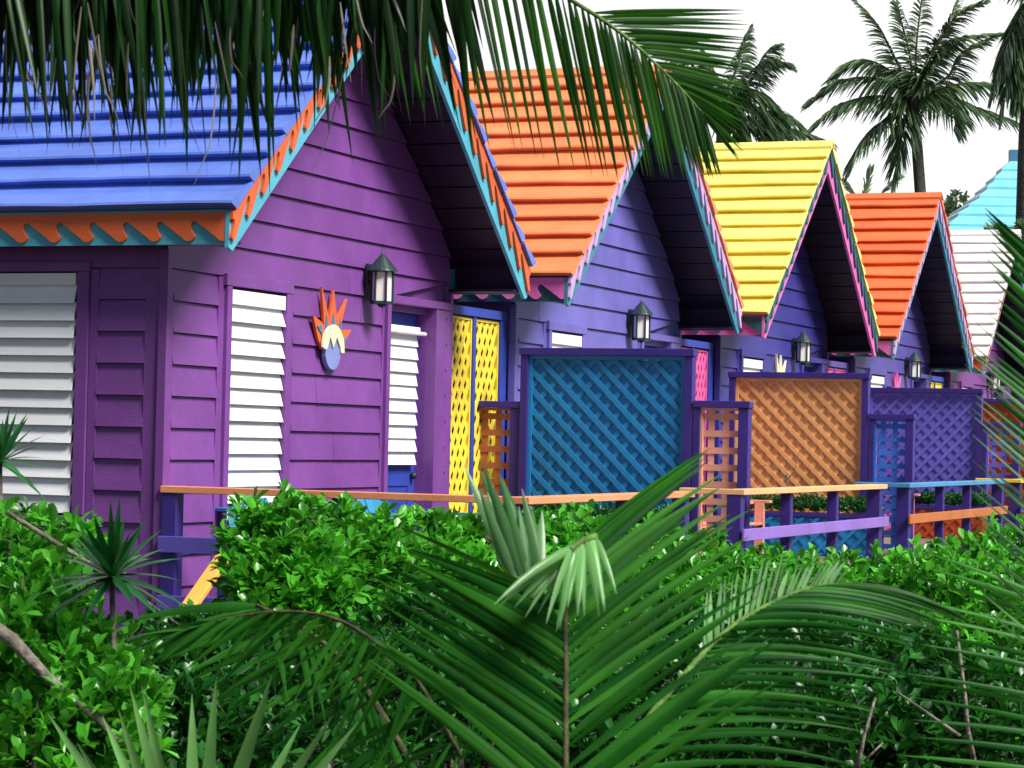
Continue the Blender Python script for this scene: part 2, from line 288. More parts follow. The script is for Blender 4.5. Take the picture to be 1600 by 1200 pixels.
    for sgn in (1,-1):
        for k in range(nC):
            x1=xb+random.uniform(-.008,.010); sa=k*cs-(.03 if k==0 else .012); sb=(k+1)*cs
            ph=random.uniform(0,9); am=random.uniform(.002,.007); ht=random.uniform(.056,.068)
            xs=[xa+(x1-xa)*q/nX for q in range(nX+1)]; b0=len(r.v)
            splits=set(random.sample(range(3,nX-1),broken)) if broken else set(); dz=0
            for q,x in enumerate(xs):
                if q in splits: dz=random.uniform(-.012,.016)
                e=am*math.sin(x*2.1+ph)+random.uniform(-.0025,.0025)+dz*(1 if broken else 0)
                for (s_,nn) in ((sa+.03+e,-.004),(sa-.004+e*1.4,ht-.004+e*.6),(sa+.012+e,ht+.004+e*.6),(sa+.10,ht-.006),(sa+.17,ht-.024),(sa+.225,.016),(sb+.01,.012),(sb,-.004)):
                    y=YE+s_*CA-nn*SA; z=ZT+s_*SA+nn*CA
                    if sgn<0: y=2*YM-y
                    r.v.append((x,y,z))
            for q in range(nX):
                for e in range(8): a=b0+q*8+e; a2=b0+q*8+(e+1)%8; r.f.append((a,a2,a2+8,a+8))
            r.f.append(tuple(b0+e for e in range(8))); r.f.append(tuple(b0+nX*8+e for e in range(8)))
    hw=.085
    for sgn in (1,-1):
        f=lambda yy:YM+sgn*yy
        r.hexa([(xa,f(0),ZA+.045),(xb+.01,f(0),ZA+.045),(xb+.01,f(hw),ZA+.040-hw*PIT),(xa,f(hw),ZA+.040-hw*PIT),(xa,f(0),ZA+.07),(xb+.01,f(0),ZA+.07),(xb+.01,f(hw+.004),ZA+.066-hw*PIT),(xa,f(hw+.004),ZA+.066-hw*PIT)])
    r.build('roof',M[roof],t)
    # -- soffit boards under the overhang and eaves
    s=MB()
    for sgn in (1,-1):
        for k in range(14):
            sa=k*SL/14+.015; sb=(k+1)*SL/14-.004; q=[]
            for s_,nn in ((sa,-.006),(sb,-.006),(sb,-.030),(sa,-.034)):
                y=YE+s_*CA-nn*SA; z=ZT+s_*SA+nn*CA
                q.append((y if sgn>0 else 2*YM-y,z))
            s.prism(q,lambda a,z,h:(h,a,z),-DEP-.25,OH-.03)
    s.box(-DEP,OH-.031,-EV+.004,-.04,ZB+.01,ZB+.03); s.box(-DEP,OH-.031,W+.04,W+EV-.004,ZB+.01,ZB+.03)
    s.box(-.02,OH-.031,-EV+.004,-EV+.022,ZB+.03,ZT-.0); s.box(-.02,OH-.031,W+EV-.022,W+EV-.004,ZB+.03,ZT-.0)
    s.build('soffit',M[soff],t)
    # -- fascias along the eaves
    for sgn in (0,1):
        f=MB(); y0=-EV-.002; y1=-EV-.022
        if sgn: y0,y1=2*YM-y0,2*YM-y1
        f.box(-DEP,OH-.004,min(y0,y1),max(y0,y1),ZB,ZT-.006); fo=f.build('fascia',M[fascia],t)
        g=MB(); poly=wave_poly(-DEP,OH-.001,.232,.0,.055,.178); yy0,yy1=(y1-.022,y1-.001) if not sgn else (y1+.001,y1+.022)
        g.prism(poly,lambda a,d,h:(a,h,ZT-.022-d),yy0,yy1); g.build('scalloped_trim',M[fscal],fo)
    # -- barge boards
    for sgn in (0,1):
        f=MB(); D=.275
        def fn(a,d,h,sgn=sgn):
            y=a if not sgn else 2*YM-a
            return (h,y,roofz(y)-.012-d)
        ye=YE-.016
        f.prism([(ye,0),(ye,.215),(ye+.05,D),(YM,D),(YM,0)],fn,OH-.028,OH); fo=f.build('barge_board',M[barge],t)
        g=MB(); poly=wave_poly(ye,YM,187e-3,.0,.045,.190,flip=True); g.prism(poly,fn,OH+.001,OH+.024); g.build('scalloped_trim',M[scal],fo)
    # two-sided gable overhang beam ends
    return t
cottage(0,'purple clapboard cottage with blue roof, nearest in the row','purple','roof_blue','cyan','orange','cyan','orange',soff='soffit_plum_shade')
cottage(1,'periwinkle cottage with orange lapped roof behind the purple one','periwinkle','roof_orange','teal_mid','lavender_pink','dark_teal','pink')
cottage(2,'deep violet cottage with bright yellow roof in mid row','deep_violet','roof_yellow','pink','teal','pink','teal',soff='soffit_deep_shade')
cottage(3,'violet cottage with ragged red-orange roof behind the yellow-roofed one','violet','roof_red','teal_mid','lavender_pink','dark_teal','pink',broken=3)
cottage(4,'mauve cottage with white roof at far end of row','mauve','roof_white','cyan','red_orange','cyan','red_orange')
# ---------------------------------------------------------------- lanterns
def lantern(i,label):
    t=thing('wall_lantern',(.03,i*SP+2.90,2.56),label,'lantern','lanterns beside the cottage doors')
    c=(.115,0,0); b=MB()
    b.lathe([(.078,.005),(.086,.005),(.086,.025),(.05,.03)],c,6,.3); b.lathe([(.080,.238),(.112,.245),(.108,.256),(.085,.285),(.045,.335),(.012,.372),(.004,.39)],c,20)
    b.lathe([(.012,-.02),(.03,-.008),(.04,.006)],c,8)
    for k in range(6):
        a=k*math.pi/3+.3; x,y=c[0]+.080*math.cos(a),c[1]+.080*math.sin(a); b.tube([(x,y,.02),(x,y,.245)],[.009,.009],6)
    b.build('lantern_frame',M['lantern_metal'],t)
    g=MB(); g.lathe([(.072,.026),(.072,.24)],c,6,.3); g.build('glass',M['glass'],t)
    p=MB(); p.box(0,.018,-.045,.045,.03,.30); p.tube([(.018,0,.17),(.05,0,.17)],[.014,.014],8); p.build('mounting_plate',M['lantern_metal'],t,bevel=.003)
for i,l in enumerate(['black cone-topped lantern on the bright purple gable wall','dark lantern on the periwinkle gable under the orange roof','blue-grey lantern on deep violet wall under the yellow roof','small lantern on the violet wall under the red-orange roof','lantern on the mauve wall under the white roof']): lantern(i,l)
# ---------------------------------------------------------------- wall ornaments
def ornament(i,label,cs,cc,co,cb):
    t=thing('sun_ornament',(0,i*SP,0),label,'ornament','cut-out wall ornaments')
    fn=lambda a,z,h:(h,a,z)
    sp=[(1.975,2.432),(2.078,2.405),(2.15,2.372),(2.103,2.641),(2.233,2.426),(2.297,2.633),(2.358,2.432),(2.516,2.58),(2.429,2.394),(2.435,2.354),(2.601,2.361),(2.485,2.262),(2.45,2.21),(2.305,2.20),(2.132,2.20),(2.06,2.27)]
    a=MB(); a.prism(sp,fn,.028,.052); a.build('rays',M[cs],t,bevel=.003)
    b=MB()
    for p,q,r in (((2.03,2.36),(2.10,2.375),(2.11,2.30)),((2.15,2.33),(2.175,2.44),(2.205,2.36)),((2.255,2.36),(2.285,2.46),(2.325,2.36)),((2.36,2.34),(2.405,2.43),(2.41,2.31)),((2.44,2.26),(2.50,2.31),(2.45,2.215))): b.prism([p,q,r],fn,.0525,.060)
    b.build('ray_inlay',M[cb],t)
    c=MB(); N_=24; c.prism([(2.277+.122*math.cos(q*2*math.pi/N_),2.186+.125*math.sin(q*2*math.pi/N_)) for q in range(N_)],fn,.030,.066); c.build('face',M[co],t,bevel=.003)
    d=MB(); d.prism([(2.085,2.216),(2.09,2.255),(2.105,2.30),(2.135,2.335),(2.171,2.358),(2.225,2.378),(2.274,2.383),(2.32,2.372),(2.361,2.349),(2.395,2.318),(2.417,2.285),(2.43,2.24),(2.434,2.185),(2.38,2.187),(2.368,2.224),(2.307,2.295),(2.254,2.215),(2.200,2.295),(2.155,2.207),(2.129,2.199)],fn,.0605,.080); d.build('crown',M[cc],t,bevel=.003)
ornament(0,'orange sun-ray ornament with cream crown and blue face on purple wall','orange','cream','oval_blue','steel_blue')
ornament(2,'pale yellow pointed ornament on deep violet wall, peeking over orange screen','cream','cream','oval_blue','yellow')
ornament(3,'small pink and blue ornament on violet wall above the violet screen','rose','cyan','chair_pink','cyan')
# ---------------------------------------------------------------- lattices
def clip(poly,x0,x1,z0,z1):
    def cut(pl,ins,inter):
        o=[]
        for i in range(len(pl)):
            a,b=pl[i-1],pl[i]; ia,ib=ins(a),ins(b)
            if ib:
                if not ia: o.append(inter(a,b))
                o.append(b)
            elif ia: o.append(inter(a,b))
        return o
    def ix(v): return lambda a,b:(v,a[1]+(b[1]-a[1])*(v-a[0])/(b[0]-a[0]))
    def iz(v): return lambda a,b:(a[0]+(b[0]-a[0])*(v-a[1])/(b[1]-a[1]),v)
    for ins,it in ((lambda p:p[0]>=x0,ix(x0)),(lambda p:p[0]<=x1,ix(x1)),(lambda p:p[1]>=z0,iz(z0)),(lambda p:p[1]<=z1,iz(z1))):
        poly=cut(poly,ins,it)
        if len(poly)<3: return []
    return poly
def lattice(mb,fn,x0,x1,z0,z1,pitch,w,h0,th,slopes=(-1,1),jitter=.003):
    for li,s in enumerate(slopes):
        H=z1-z0; hw=w*math.hypot(1,s)/abs(s)/2; run=H/abs(s); a=x0-run; off=pitch*.35
        while a<x1+run:
            j=random.uniform(-jitter,jitter); xb=a+off+j; xt=xb+H/s
            pl=clip([(xb-hw,z0),(xb+hw,z0),(xt+hw,z1),(xt-hw,z1)],x0,x1,z0,z1)
            if pl: mb.prism(pl,fn,h0+li*th,h0+(li+1)*th-.0008)
            a+=pitch
def grid(mb,fn,x0,x1,z0,z1,px,pz,w,h0,th):
    x=x0+px*.5
    while x<x1: mb.prism([(max(x0,x-w/2),z0),(min(x1,x+w/2),z0),(min(x1,x+w/2),z1),(max(x0,x-w/2),z1)],fn,h0,h0+th-.0008); x+=px
    z=z1-pz*.35
    while z>z0+w/2: mb.prism([(x0,z-w/2),(x1,z-w/2),(x1,z+w/2),(x0,z+w/2)],fn,h0+th,h0+2*th); z-=pz
XF=lambda y0:(lambda a,z,h:(a,y0-h,z))     # panel in x-z plane, front towards -Y
def screen(y,label,lcol,slopes):
    t=thing('lattice_screen',(1.03,y,.5),label,'lattice screen','tall lattice screens between decks'); dx=-1.03; dz=-.5
    f=MB(); x0,x1=.30,1.77; zt=2.35
    f.box(x0+dx,x0+.066+dx,-.10,.0,0,zt-.060+dz); f.box(x1-.066+dx,x1+dx,-.10,.0,0,zt-.060+dz); f.box(x0-.012+dx,x1+.012+dx,-.112,.012,zt-.059+dz,zt+dz); f.box(x0+.067+dx,x1-.067+dx,-.09,-.01,.1,.16)
    f.build('frame',M['frame_indigo'],t,bevel=.004)
    l=MB(); a0,a1=x0+.067+dx,x1-.067+dx; z0,z1=.161,zt-.060+dz; fn=XF(0)
    for q in ((a0,a0+.03,z0,z1),(a1-.03,a1,z0,z1)): l.box(q[0],q[1],-.075,-.02,q[2],q[3])
    l.box(a0+.031,a1-.031,-.075,-.02,z1-.03,z1)
    lattice(l,fn,a0+.031,a1-.031,z0,z1-.031,.160,.042,.044,.010,slopes=slopes); l.build('lattice',lcol and M[lcol],t)
    b=MB(); b.box(a0+.031,a1-.031,-.041,-.025,z0,z1-.031); b.build('backing_board',M[lcol],t)
def low_screen(y,x0,x1,zt,label,lcol):
    t=thing('low_lattice_screen',((x0+x1)/2,y,.5),label,'lattice screen','low square-lattice screens'); dx=-(x0+x1)/2; dz=-.5
    f=MB(); f.box(x0+dx,x0+.055+dx,-.09,.01,0,zt-.055+dz); f.box(x1-.085+dx,x1+dx,-.09,.01,0,zt-.055+dz); f.box(x0+dx,x1+.01+dx,-.10,.02,zt-.054+dz,zt+dz)
    f.build('frame',M['frame_indigo'],t,bevel=.004)
    l=MB(); a0,a1=x0+.056+dx,x1-.086+dx; z1=zt-.056+dz; l.box(a0,a0+.02,-.07,-.02,.06,z1); l.box(a0+.021,a1,-.07,-.02,z1-.02,z1)
    grid(l,XF(0),a0+.021,a1,.06,z1-.021,.122,.135,.050,.03,.008); l.build('lattice',M[lcol],t)
screen(5.39,'tall blue diagonal lattice screen between purple and periwinkle cottages','lattice_blue',(1,-1))
screen(5.39+SP,'tall orange diagonal lattice screen in dark indigo frame','lattice_orange',(1,-1))
screen(5.39+2*SP,'tall violet diagonal lattice screen behind the azure low lattice','lattice_violet',(-1,1))
screen(5.39+3*SP,'rusty red lattice screen furthest to the right','lattice_red',(1,-1))
low_screen(5.40,-.17,.298,1.91,'low brown square lattice left of the blue screen','lattice_brown')
for k,(c,l) in enumerate([('lattice_salmon','low salmon square lattice right of the blue screen'),('lattice_azure','low azure square lattice right of the orange screen'),('lattice_violet','low violet square lattice right of the violet screen'),('lattice_azure','low lattice beside the rusty red screen')]):
    low_screen(5.38+k*SP,1.783,2.24,1.94,l,c)
def trellis(i,label,c,post):
    y0,y1=W+.05,SP-.05; t=thing('trellis_gate',(-.09,i*SP+(y0+y1)/2,.0),label,'trellis','trellis panels closing the gaps'); o=-(y0+y1)/2
    f=MB(); ys=[y0,y0+.03,y0+.60,y0+.66,y1-.13,y1]
    f.box(-.04,.04,ys[0]+o,ys[1]+o,.02,2.62); f.box(-.04,.045,ys[2]+o,ys[3]+o,.02,2.585); f.box(-.05,.05,ys[4]+o,ys[5]+o,.02,2.62)
    n=8; yy=[y0+(y1-y0)*k/n for k in range(n+1)]; top=[(y+o,2.665) for k,y in enumerate(yy)]
    for k in range(n):
        (a,za),(b,zb)=top[k],top[k+1]; f.hexa([(-.05,a,za-.07),(.055,a,za-.07),(.055,b,zb-.07),(-.05,b,zb-.07),(-.05,a,za),(.055,a,za),(.055,b,zb),(-.05,b,zb)])
    f.build('frame',M[post],t)
    fn=lambda a,z,h:(h,a,z)
    for a0,a1 in ((ys[1],ys[2]),(ys[3],ys[4])):
        l=MB(); a0+=o+.001; a1+=o-.001; l.box(-.02,.03,a0,a0+.02,.3,2.58); l.box(-.02,.03,a1-.02,a1,.3,2.58); l.box(-.02,.03,a0+.021,a1-.021,2.56,2.58)
        lattice(l,fn,a0+.021,a1-.021,.3,2.559,.115,.040,-.005,.014,slopes=(-1.6,1.6)); l.build('lattice',M[c],t)
trellis(0,'tall yellow lattice trellis in the gap beside the purple cottage','yellow','trim_blue')
trellis(1,'pink lattice trellis seen between blue and orange screens','rose','trim_blue')
trellis(2,'pink lattice trellis top left of red-roofed cottage','rose','violet')
trellis(3,'yellow lattice trellis beside the mauve cottage','yellow','trim_blue')
# ---------------------------------------------------------------- decks and railings
for i,l in enumerate(['plank deck in front of the purple cottage','plank deck in front of the periwinkle cottage','plank deck in front of the deep violet cottage','plank deck in front of the violet red-roofed cottage']):
    y0=0.0 if i==0 else i*SP-1.45; y1=(i+1)*SP-1.5
    t=thing('deck',(1.2,(y0+y1)/2,0),l,'deck','plank decks'); b=MB(); h=(y1-y0)/2; x=-1.14
    while x<1.22: b.box(x,x+.135,-h,h,.47,.5); x+=.142
    b.build('deck_boards',M['deck'],t)
    j=MB(); j.box(-1.14,1.24,-h,-h+.04,.28,.469); j.box(-1.14,1.24,h-.04,h,.28,.469); j.box(1.20,1.24,-h+.041,h-.041,.28,.469)
    for xx in (-1.1,0,1.15):
        for yy in (-h+.1,0,h-.15): j.box(xx-.045,xx+.045,yy,yy+.09,0,.28)
    j.build('deck_frame',M['rail_violet'],t)
def railing(label,y0,y1,xs,capc,lowc,posts,xlow=None,xr=2.46,h=1.262,lowz=(.875,.965)):
    t=thing('deck_railing',(xr-.05,y0,.5),label,'railing','deck railings'); ox,oy,oz=xr-.05,y0,.5
    c=MB(); th=.042
    # mitred cap : segment along X then along Y
    a,b=-.075,.075
    def q(p0,p1,p2,p3): c.hexa([(p[0]-ox,p[1]-oy,h-th-oz) for p in (p0,p1,p2,p3)]+[(p[0]-ox,p[1]-oy,h-oz) for p in (p0,p1,p2,p3)])
    q((xs,y0-.06),(xr+.03,y0-.06),(xr-.11,y0+.08),(xs,y0+.08))
    q((xr+.031,y0-.06),(xr+.031,y1),(xr-.109,y1),(xr-.109,y0+.082))
    c.build('cap_rail',M[capc],t,bevel=.004)
    for k,(x,y,s_) in enumerate(posts):
        p=MB(); p.box(x-s_/2-ox,x+s_/2-ox,y-s_/2-oy,y+s_/2-oy,-.3,h-th-.001-oz); p.build('post',M['frame_indigo'],t,bevel=.004)
    l=MB(); l.box(xr+.003-ox+.02,xr+.045-ox,y0-.07-oy,y1-oy+.02,lowz[0]-oz,lowz[1]-oz); l.build('lower_rail',M[lowc],t,bevel=.004)
    if xlow:
        l=MB(); l.box(xs-ox,xlow-ox,-.075,-.045,.85-oz,.952-oz); l.box(xs-ox,xlow-ox,-.075,-.045,.48-oz,.585-oz); l.build('lower_rail',M['rail_violet'],t,bevel=.004)
    return t
railing('orange-capped deck railing before the purple cottage',0.0,3.15,.03,'cap_orange','rail_lavender',[(.09,.0,.10),(1.25,.0,.09),(2.41,.0,.10),(2.41,1.85,.085),(2.41,3.08,.10)],xlow=2.35)
railing('peach-capped railing with lavender lower board near orange screen',4.42,9.02,1.98,'cap_peach','rail_lavender',[(2.41,4.42,.11),(2.41,5.85,.085),(2.41,7.33,.085),(2.41,8.86,.12)])
railing('azure-capped railing with brown lower board before the violet screen',10.0,14.9,1.95,'cap_azure','rail_brown',[(2.41,10.05,.12),(2.41,11.68,.085),(2.41,13.05,.085),(2.41,14.8,.12)])
railing('yellow-capped railing farthest right behind palm leaves',10.0+SP,14.9+SP,1.95,'yellow','rail_violet',[(2.41,10.05+SP,.12),(2.41,11.68+SP,.085),(2.41,13.1+SP,.085),(2.41,14.8+SP,.12)])
# stair handrail
t=thing('stair_handrail',(.53,-.06,.5),'yellow slanted handrail of the steps below the orange railing','handrail')
c=MB(); A=Vector((0,-.02,.36)); B_2=Vector((.10,-.75,.0)); sx=Vector((.05,0,0)); uz=Vector((0,0,.045))
c.hexa([A-sx,A+sx,B_2+sx,B_2-sx,A-sx+uz,A+sx+uz,B_2+sx+uz,B_2-sx+uz]); c.build('cap_rail',M['rail_yellow'],t,bevel=.006)
c=MB(); c.box(.06,.14,-.72,-.64,-.5,.02); c.build('post',M['rail_violet'],t,bevel=.004)
st=thing('wooden_steps',(.95,-.30,0),'violet wooden steps below the yellow handrail','steps')
for k in range(2):
    c=MB(); c.box(-.42,.42,-.14-.26*k,.12-.26*k,.33-.17*k-.04,.33-.17*k); c.build('tread',M['rail_violet'],st,bevel=.004)
c=MB(); c.box(-.46,-.421,-.45,.14,0,.26); c.box(.421,.46,-.45,.14,0,.26); c.build('stringer',M['rail_violet'],st)
# ---------------------------------------------------------------- chairs
def chair(loc,rz,label,c):
    t=thing('deck_chair',loc,label,'chair','slatted deck chairs',rz)
    s=MB()
    for k in range(5): s.box(-.24,.24,-.26+k*.1,-.17+k*.1,.36-.02*k,.38-.02*k)
    s.build('seat',M[c],t,bevel=.003)
    b=MB()
    for k in range(5):
        x=-.22+k*.09; hgt=.63+.04*math.sin(math.pi*(k+.5)/5); b.hexa([(x,.22,.26),(x+.082,.22,.26),(x+.082,.24,.26),(x,.24,.26),(x,.40,hgt),(x+.082,.40,hgt),(x+.082,.42,hgt),(x,.42,hgt)])
    b.box(-.25,.25,.243,.265,.34,.40); b.box(-.25,.25,.36,.38,.50,.56); b.build('backrest',M[c],t,bevel=.003)
    for s_ in (-1,1):
        a=MB(); a.box(s_*.31-.055,s_*.31+.055,-.32,.34,.56,.585); a.build('armrest',M[c],t,bevel=.004)
        l=MB(); l.box(s_*.27-.02,s_*.27+.02,-.27,-.18,0,.559); l.build('leg',M[c],t,bevel=.003)
        l=MB(); l.hexa([(s_*.265-.015,-.26,.26),(s_*.265+.015,-.26,.26),(s_*.265+.015,.36,.0),(s_*.265-.015,.36,.0),(s_*.265-.015,-.26,.36),(s_*.265+.015,-.26,.36),(s_*.265+.015,.36,.1),(s_*.265-.015,.36,.1)]); l.build('leg',M[c],t)
chair((.42,.95,.53),math.radians(75),'blue slatted chair behind the orange railing under the shuttered window','chair_blue')
chair((1.30,1.05,.53),math.radians(80),'second blue slatted chair, nearer the door of the purple cottage','chair_blue')
chair((1.12,8.5,.5),math.radians(90),'salmon slatted chair behind the lavender board of the railing','chair_salmon')
chair((1.30,14.0,.5),math.radians(90),'pink slatted chair behind the azure railing','chair_pink')
# ---------------------------------------------------------------- leaf builders
def unit(v): return v/np.linalg.norm(v,axis=-1,keepdims=True)
LT=np.array([(0,0,0),(-.20,.42,.05),(0,.40,-.01),(.20,.42,.05),(-.24,.74,.06),(0,.72,-.02),(.24,.74,.06),(0,1,-.05)])
LTRI=np.array([(0,3,2),(0,2,1),(3,6,5),(3,5,2),(2,5,4),(2,4,1),(6,7,5),(5,7,4)])
def leaves(pos,dirs,size,name,mt,parent,widthf=1.0,tmpl=LT,droop=0):
    n=len(pos); y=unit(dirs); a=rng.normal(size=(n,3))*.35+np.array([0,0,1.]); x=unit(np.cross(y,a)); z=np.cross(x,y)
    z=np.where(z[:,2:3]<0,-z,z); x=np.cross(y,z)
    s=np.asarray(size).reshape(-1,1)*np.ones((n,1))
    V=pos[:,None,:]+s[:,None,:]*(tmpl[None,:,0:1]*widthf*x[:,None,:]+tmpl[None,:,1:2]*y[:,None,:]+tmpl[None,:,2:3]*z[:,None,:])
    V[:,:,2]-=droop*s*(tmpl[None,:,1]**2)
    T=(np.arange(n)[:,None,None]*8+LTRI[None]).reshape(-1,3)
    return npmesh(name,V.reshape(-1,3),T,mt,parent,smooth=True)
def rosette(lumps,dens,lsize,nl=7,fill=.35):
    P_=[];D_=[];S_=[]
    for (c,rx,ry,rz) in lumps:
        area=4*math.pi*((rx*ry)**1.6/3+(rx*rz)**1.6/3+(ry*rz)**1.6/3)**(1/1.6); n=int(area*dens)
        d=unit(rng.normal(size=(n,3))); rr=np.where(rng.random(n)<fill,rng.uniform(.45,.9,n),rng.uniform(.88,1.12,n))
        # lumpy outline
        ph=rng.uniform(0,6,3); rr=rr*(1+.13*np.sin(d[:,0]*7+ph[0])*np.sin(d[:,1]*6+ph[1])+.10*np.sin(d[:,2]*8+ph[2]))
        p=np.array(c)+d*rr[:,None]*np.array([rx,ry,rz])
        keep=p[:,2]>.03; p=p[keep]; d=d[keep]
        ax=unit(d*np.array([.8,.8,.6])+np.array([0,0,.75])+rng.normal(size=p.shape)*.28)
        for q in range(nl):
            a=rng.normal(size=p.shape); sd=unit(np.cross(ax,a)); e=rng.uniform(.35,1.25,(len(p),1))
            D_.append(ax*np.cos(e)+sd*np.sin(e)); P_.append(p+ax*rng.uniform(-.03,.01,(len(p),1))); S_.append(lsize*rng.uniform(.6,1.2,len(p)))
    return np.concatenate(P_),np.concatenate(D_),np.concatenate(S_)
def stems(lumps,base,n=10,r=.012):
    mb=MB()
    for k in range(n):
        c,rx,ry,rz=lumps[k%len(lumps)]; d=Vector(rng.normal(size=3)).normalized(); e=Vector(c)+Vector((d.x*rx,d.y*ry,abs(d.z)*rz))*.85
        b=Vector((base[0]+random.uniform(-.15,.15),base[1]+random.uniform(-.15,.15),0)); mid=(b+e)/2+Vector((random.uniform(-.08,.08),random.uniform(-.08,.08),.06))
        mb.tube([b,(b+mid)/2+Vector((random.uniform(-.03,.03),0,0)),mid,(mid+e)/2,e],[r,r*.85,r*.7,r*.5,r*.25],6)
    return mb
def shrub(label,pl,dens=330,ls=.065,mt='hedge_leaf',name='shrub',cat='shrub',group='leafy shrubs in front of the cottages',extra=None,nst=12):
    lumps=[]
    for q in pl:
        px,py,d,r=q[:4]; rz=q[4] if len(q)>4 else r; lumps.append((tuple(Pt(px,py,d)),r,r,rz))
    c=np.mean([l[0] for l in lumps],axis=0); base=(float(c[0]),float(c[1]),0)
    t=thing(name,base,label,cat,group)
    lum=[((l[0][0]-base[0],l[0][1]-base[1],l[0][2]),l[1],l[2],l[3]) for l in lumps]
    p,d,s=rosette(lum,dens,ls); leaves(p,d,s,'foliage',M[mt],t)
    mb=stems(lum,(0,0),nst); 
    if extra:
        for pts,rads in extra: m2=MB(); m2.tube([Pt(*q)-Vector(base) for q in pts],rads,8); m2.build('branch',M['bark'],t,smooth=True)
    mb.build('branch',M['bark'],t,smooth=True); return t
# ---------------------------------------------------------------- shrubs and hedge
shrub('leafy shrub with woody slanting branch at lower left',[(30,895,7.6,.19),(110,878,7.8,.13),(-20,960,7.4,.26),(60,980,7.2,.18),(20,1090,7.0,.26),(150,1080,7.0,.18),(120,1180,6.8,.25)],ls=.060,dens=290,
  extra=[([(-30,965,6.7),(20,1000,6.7),(75,1060,6.7),(150,1120,6.75),(230,1210,6.8)],[.021,.019,.016,.012,.009]),([(10,800,7.3),(90,850,7.3),(180,905,7.6),(290,985,7.9)],[.008,.008,.007,.004])])
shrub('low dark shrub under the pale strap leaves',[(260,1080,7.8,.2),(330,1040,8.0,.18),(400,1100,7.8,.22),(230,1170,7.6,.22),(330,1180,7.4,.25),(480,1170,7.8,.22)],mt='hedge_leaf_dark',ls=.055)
shrub('bright green bush overlapping the orange railing',[(398,838,9.6,.13),(450,838,9.6,.16),(520,850,9.8,.16),(425,905,9.4,.16),(480,910,9.4,.2),(560,900,9.8,.18),(440,960,9.3,.2)],ls=.064,dens=370)
shrub('clipped bright green hedge below the yellow trellis',[(590,860,10.6,.16),(650,865,10.8,.17),(710,868,11,.17),(620,920,10.4,.18),(700,925,10.6,.19),(770,880,11,.18)],ls=.064,dens=370)
shrub('green hedge length behind the central palm leaf',[(840,878,11.2,.2),(900,880,11.4,.2),(960,885,11.6,.2),(1020,890,11.8,.2),(1080,900,12,.2),(850,940,11,.22),(960,950,11.2,.22),(1060,960,11.4,.22),(740,960,10.6,.2)],ls=.064,dens=370)
shrub('green hedge length below the lavender board',[(1140,925,12,.2),(1200,922,12.2,.17),(1260,925,12.4,.17),(1320,927,12.5,.18),(1180,970,11.8,.24),(1280,970,12,.24),(1370,965,12.2,.22)],ls=.064,dens=370)
shrub('tall leafy hedge end at right behind the palm leaves',[(1390,918,12.4,.17),(1450,910,12.5,.17),(1520,892,12.6,.18),(1590,880,12.8,.2),(1450,970,11.8,.28),(1540,980,11.6,.3),(1460,1070,11,.3),(1560,1080,10.8,.32),(1620,1000,11,.3)],ls=.064,dens=370)
shrub('dark shrub with bare twigs at lower right',[(1400,1080,9.5,.22),(1470,1130,9,.24),(1350,1150,9,.24),(1560,1160,8.6,.28),(1420,1200,8.6,.26),(1250,1180,9,.26)],mt='hedge_leaf_dark',ls=.065,dens=260,
  extra=[([(1495,985,7.6),(1507,1080,7.6),(1512,1140,7.6),(1530,1230,7.7)],[.004,.006,.008,.009]),([(1400,1080,7.8),(1450,1115,7.7),(1500,1150,7.65)],[.003,.005,.006]),([(1368,1090,8),(1350,1150,8),(1335,1230,8)],[.004,.006,.009]),([(1380,1160,8),(1350,1190,8)],[.003,.005])])
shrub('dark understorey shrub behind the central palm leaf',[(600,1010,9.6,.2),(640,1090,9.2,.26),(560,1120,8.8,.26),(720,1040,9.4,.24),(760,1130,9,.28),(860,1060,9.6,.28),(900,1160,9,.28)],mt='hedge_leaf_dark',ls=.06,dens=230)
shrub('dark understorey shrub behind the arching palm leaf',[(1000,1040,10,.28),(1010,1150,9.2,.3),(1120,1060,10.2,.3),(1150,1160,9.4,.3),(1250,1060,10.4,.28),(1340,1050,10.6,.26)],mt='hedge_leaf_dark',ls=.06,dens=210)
# planters
def planter(x0,x1,y,z,label,cbox,hl):
    t=thing('planter_box',((x0+x1)/2,y,.5),label,'planter','planter boxes at the screen feet'); h=(x1-x0)/2
    b=MB(); b.box(-h,h,-.16,.16,0,z-.5-.045); b.build('box_front',M[cbox],t,bevel=.004)
    r=MB(); r.box(-h-.02,h+.02,-.18,.18,z-.5-.044,z-.5); r.build('rim',M['frame_indigo'],t,bevel=.004)
    l=MB(); lattice(l,lambda a,zz,hh:(a,-.16-hh,zz),-h+.01,h-.01,.02,z-.55,.16,.035,.001,.010); l.build('lattice',M[cbox],t)
    lum=[((x0+(x1-x0)*(k+.5)/7,y,z+.06),.15,.14,.10) for k in range(7)]
    t2=thing('planter_hedge',((x0+x1)/2,y,z),hl,'hedge','clipped hedges in planter boxes'); ox=(x0+x1)/2
    p,d,s=rosette([((l[0][0]-ox,0,l[0][2]-z),l[1],l[2],l[3]) for l in lum],1700,.030,nl=6); leaves(p,d,s,'foliage',M['box_leaf'],t2)
    mb=MB(); 
    for k in range(9): xx=-h+.1+k*(2*h-.2)/8; mb.tube([(xx,0,-.03),(xx+.02,.01,.05),(xx-.01,0,.11)],[.006,.005,.003],6)
    mb.build('stem',M['bark'],t2)
planter(.30,1.78,5.0,.93,'planter box at foot of the blue screen','lattice_blue','dark clipped hedge at foot of the blue screen')
planter(.55,1.98,10.8,.93,'blue lattice-fronted planter box at foot of the orange screen','lattice_blue','dark clipped hedge at foot of the orange screen')
planter(.8,1.9,16.7,.90,'rusty red planter box at foot of the violet screen','lattice_red','dark clipped hedge at foot of the violet screen')
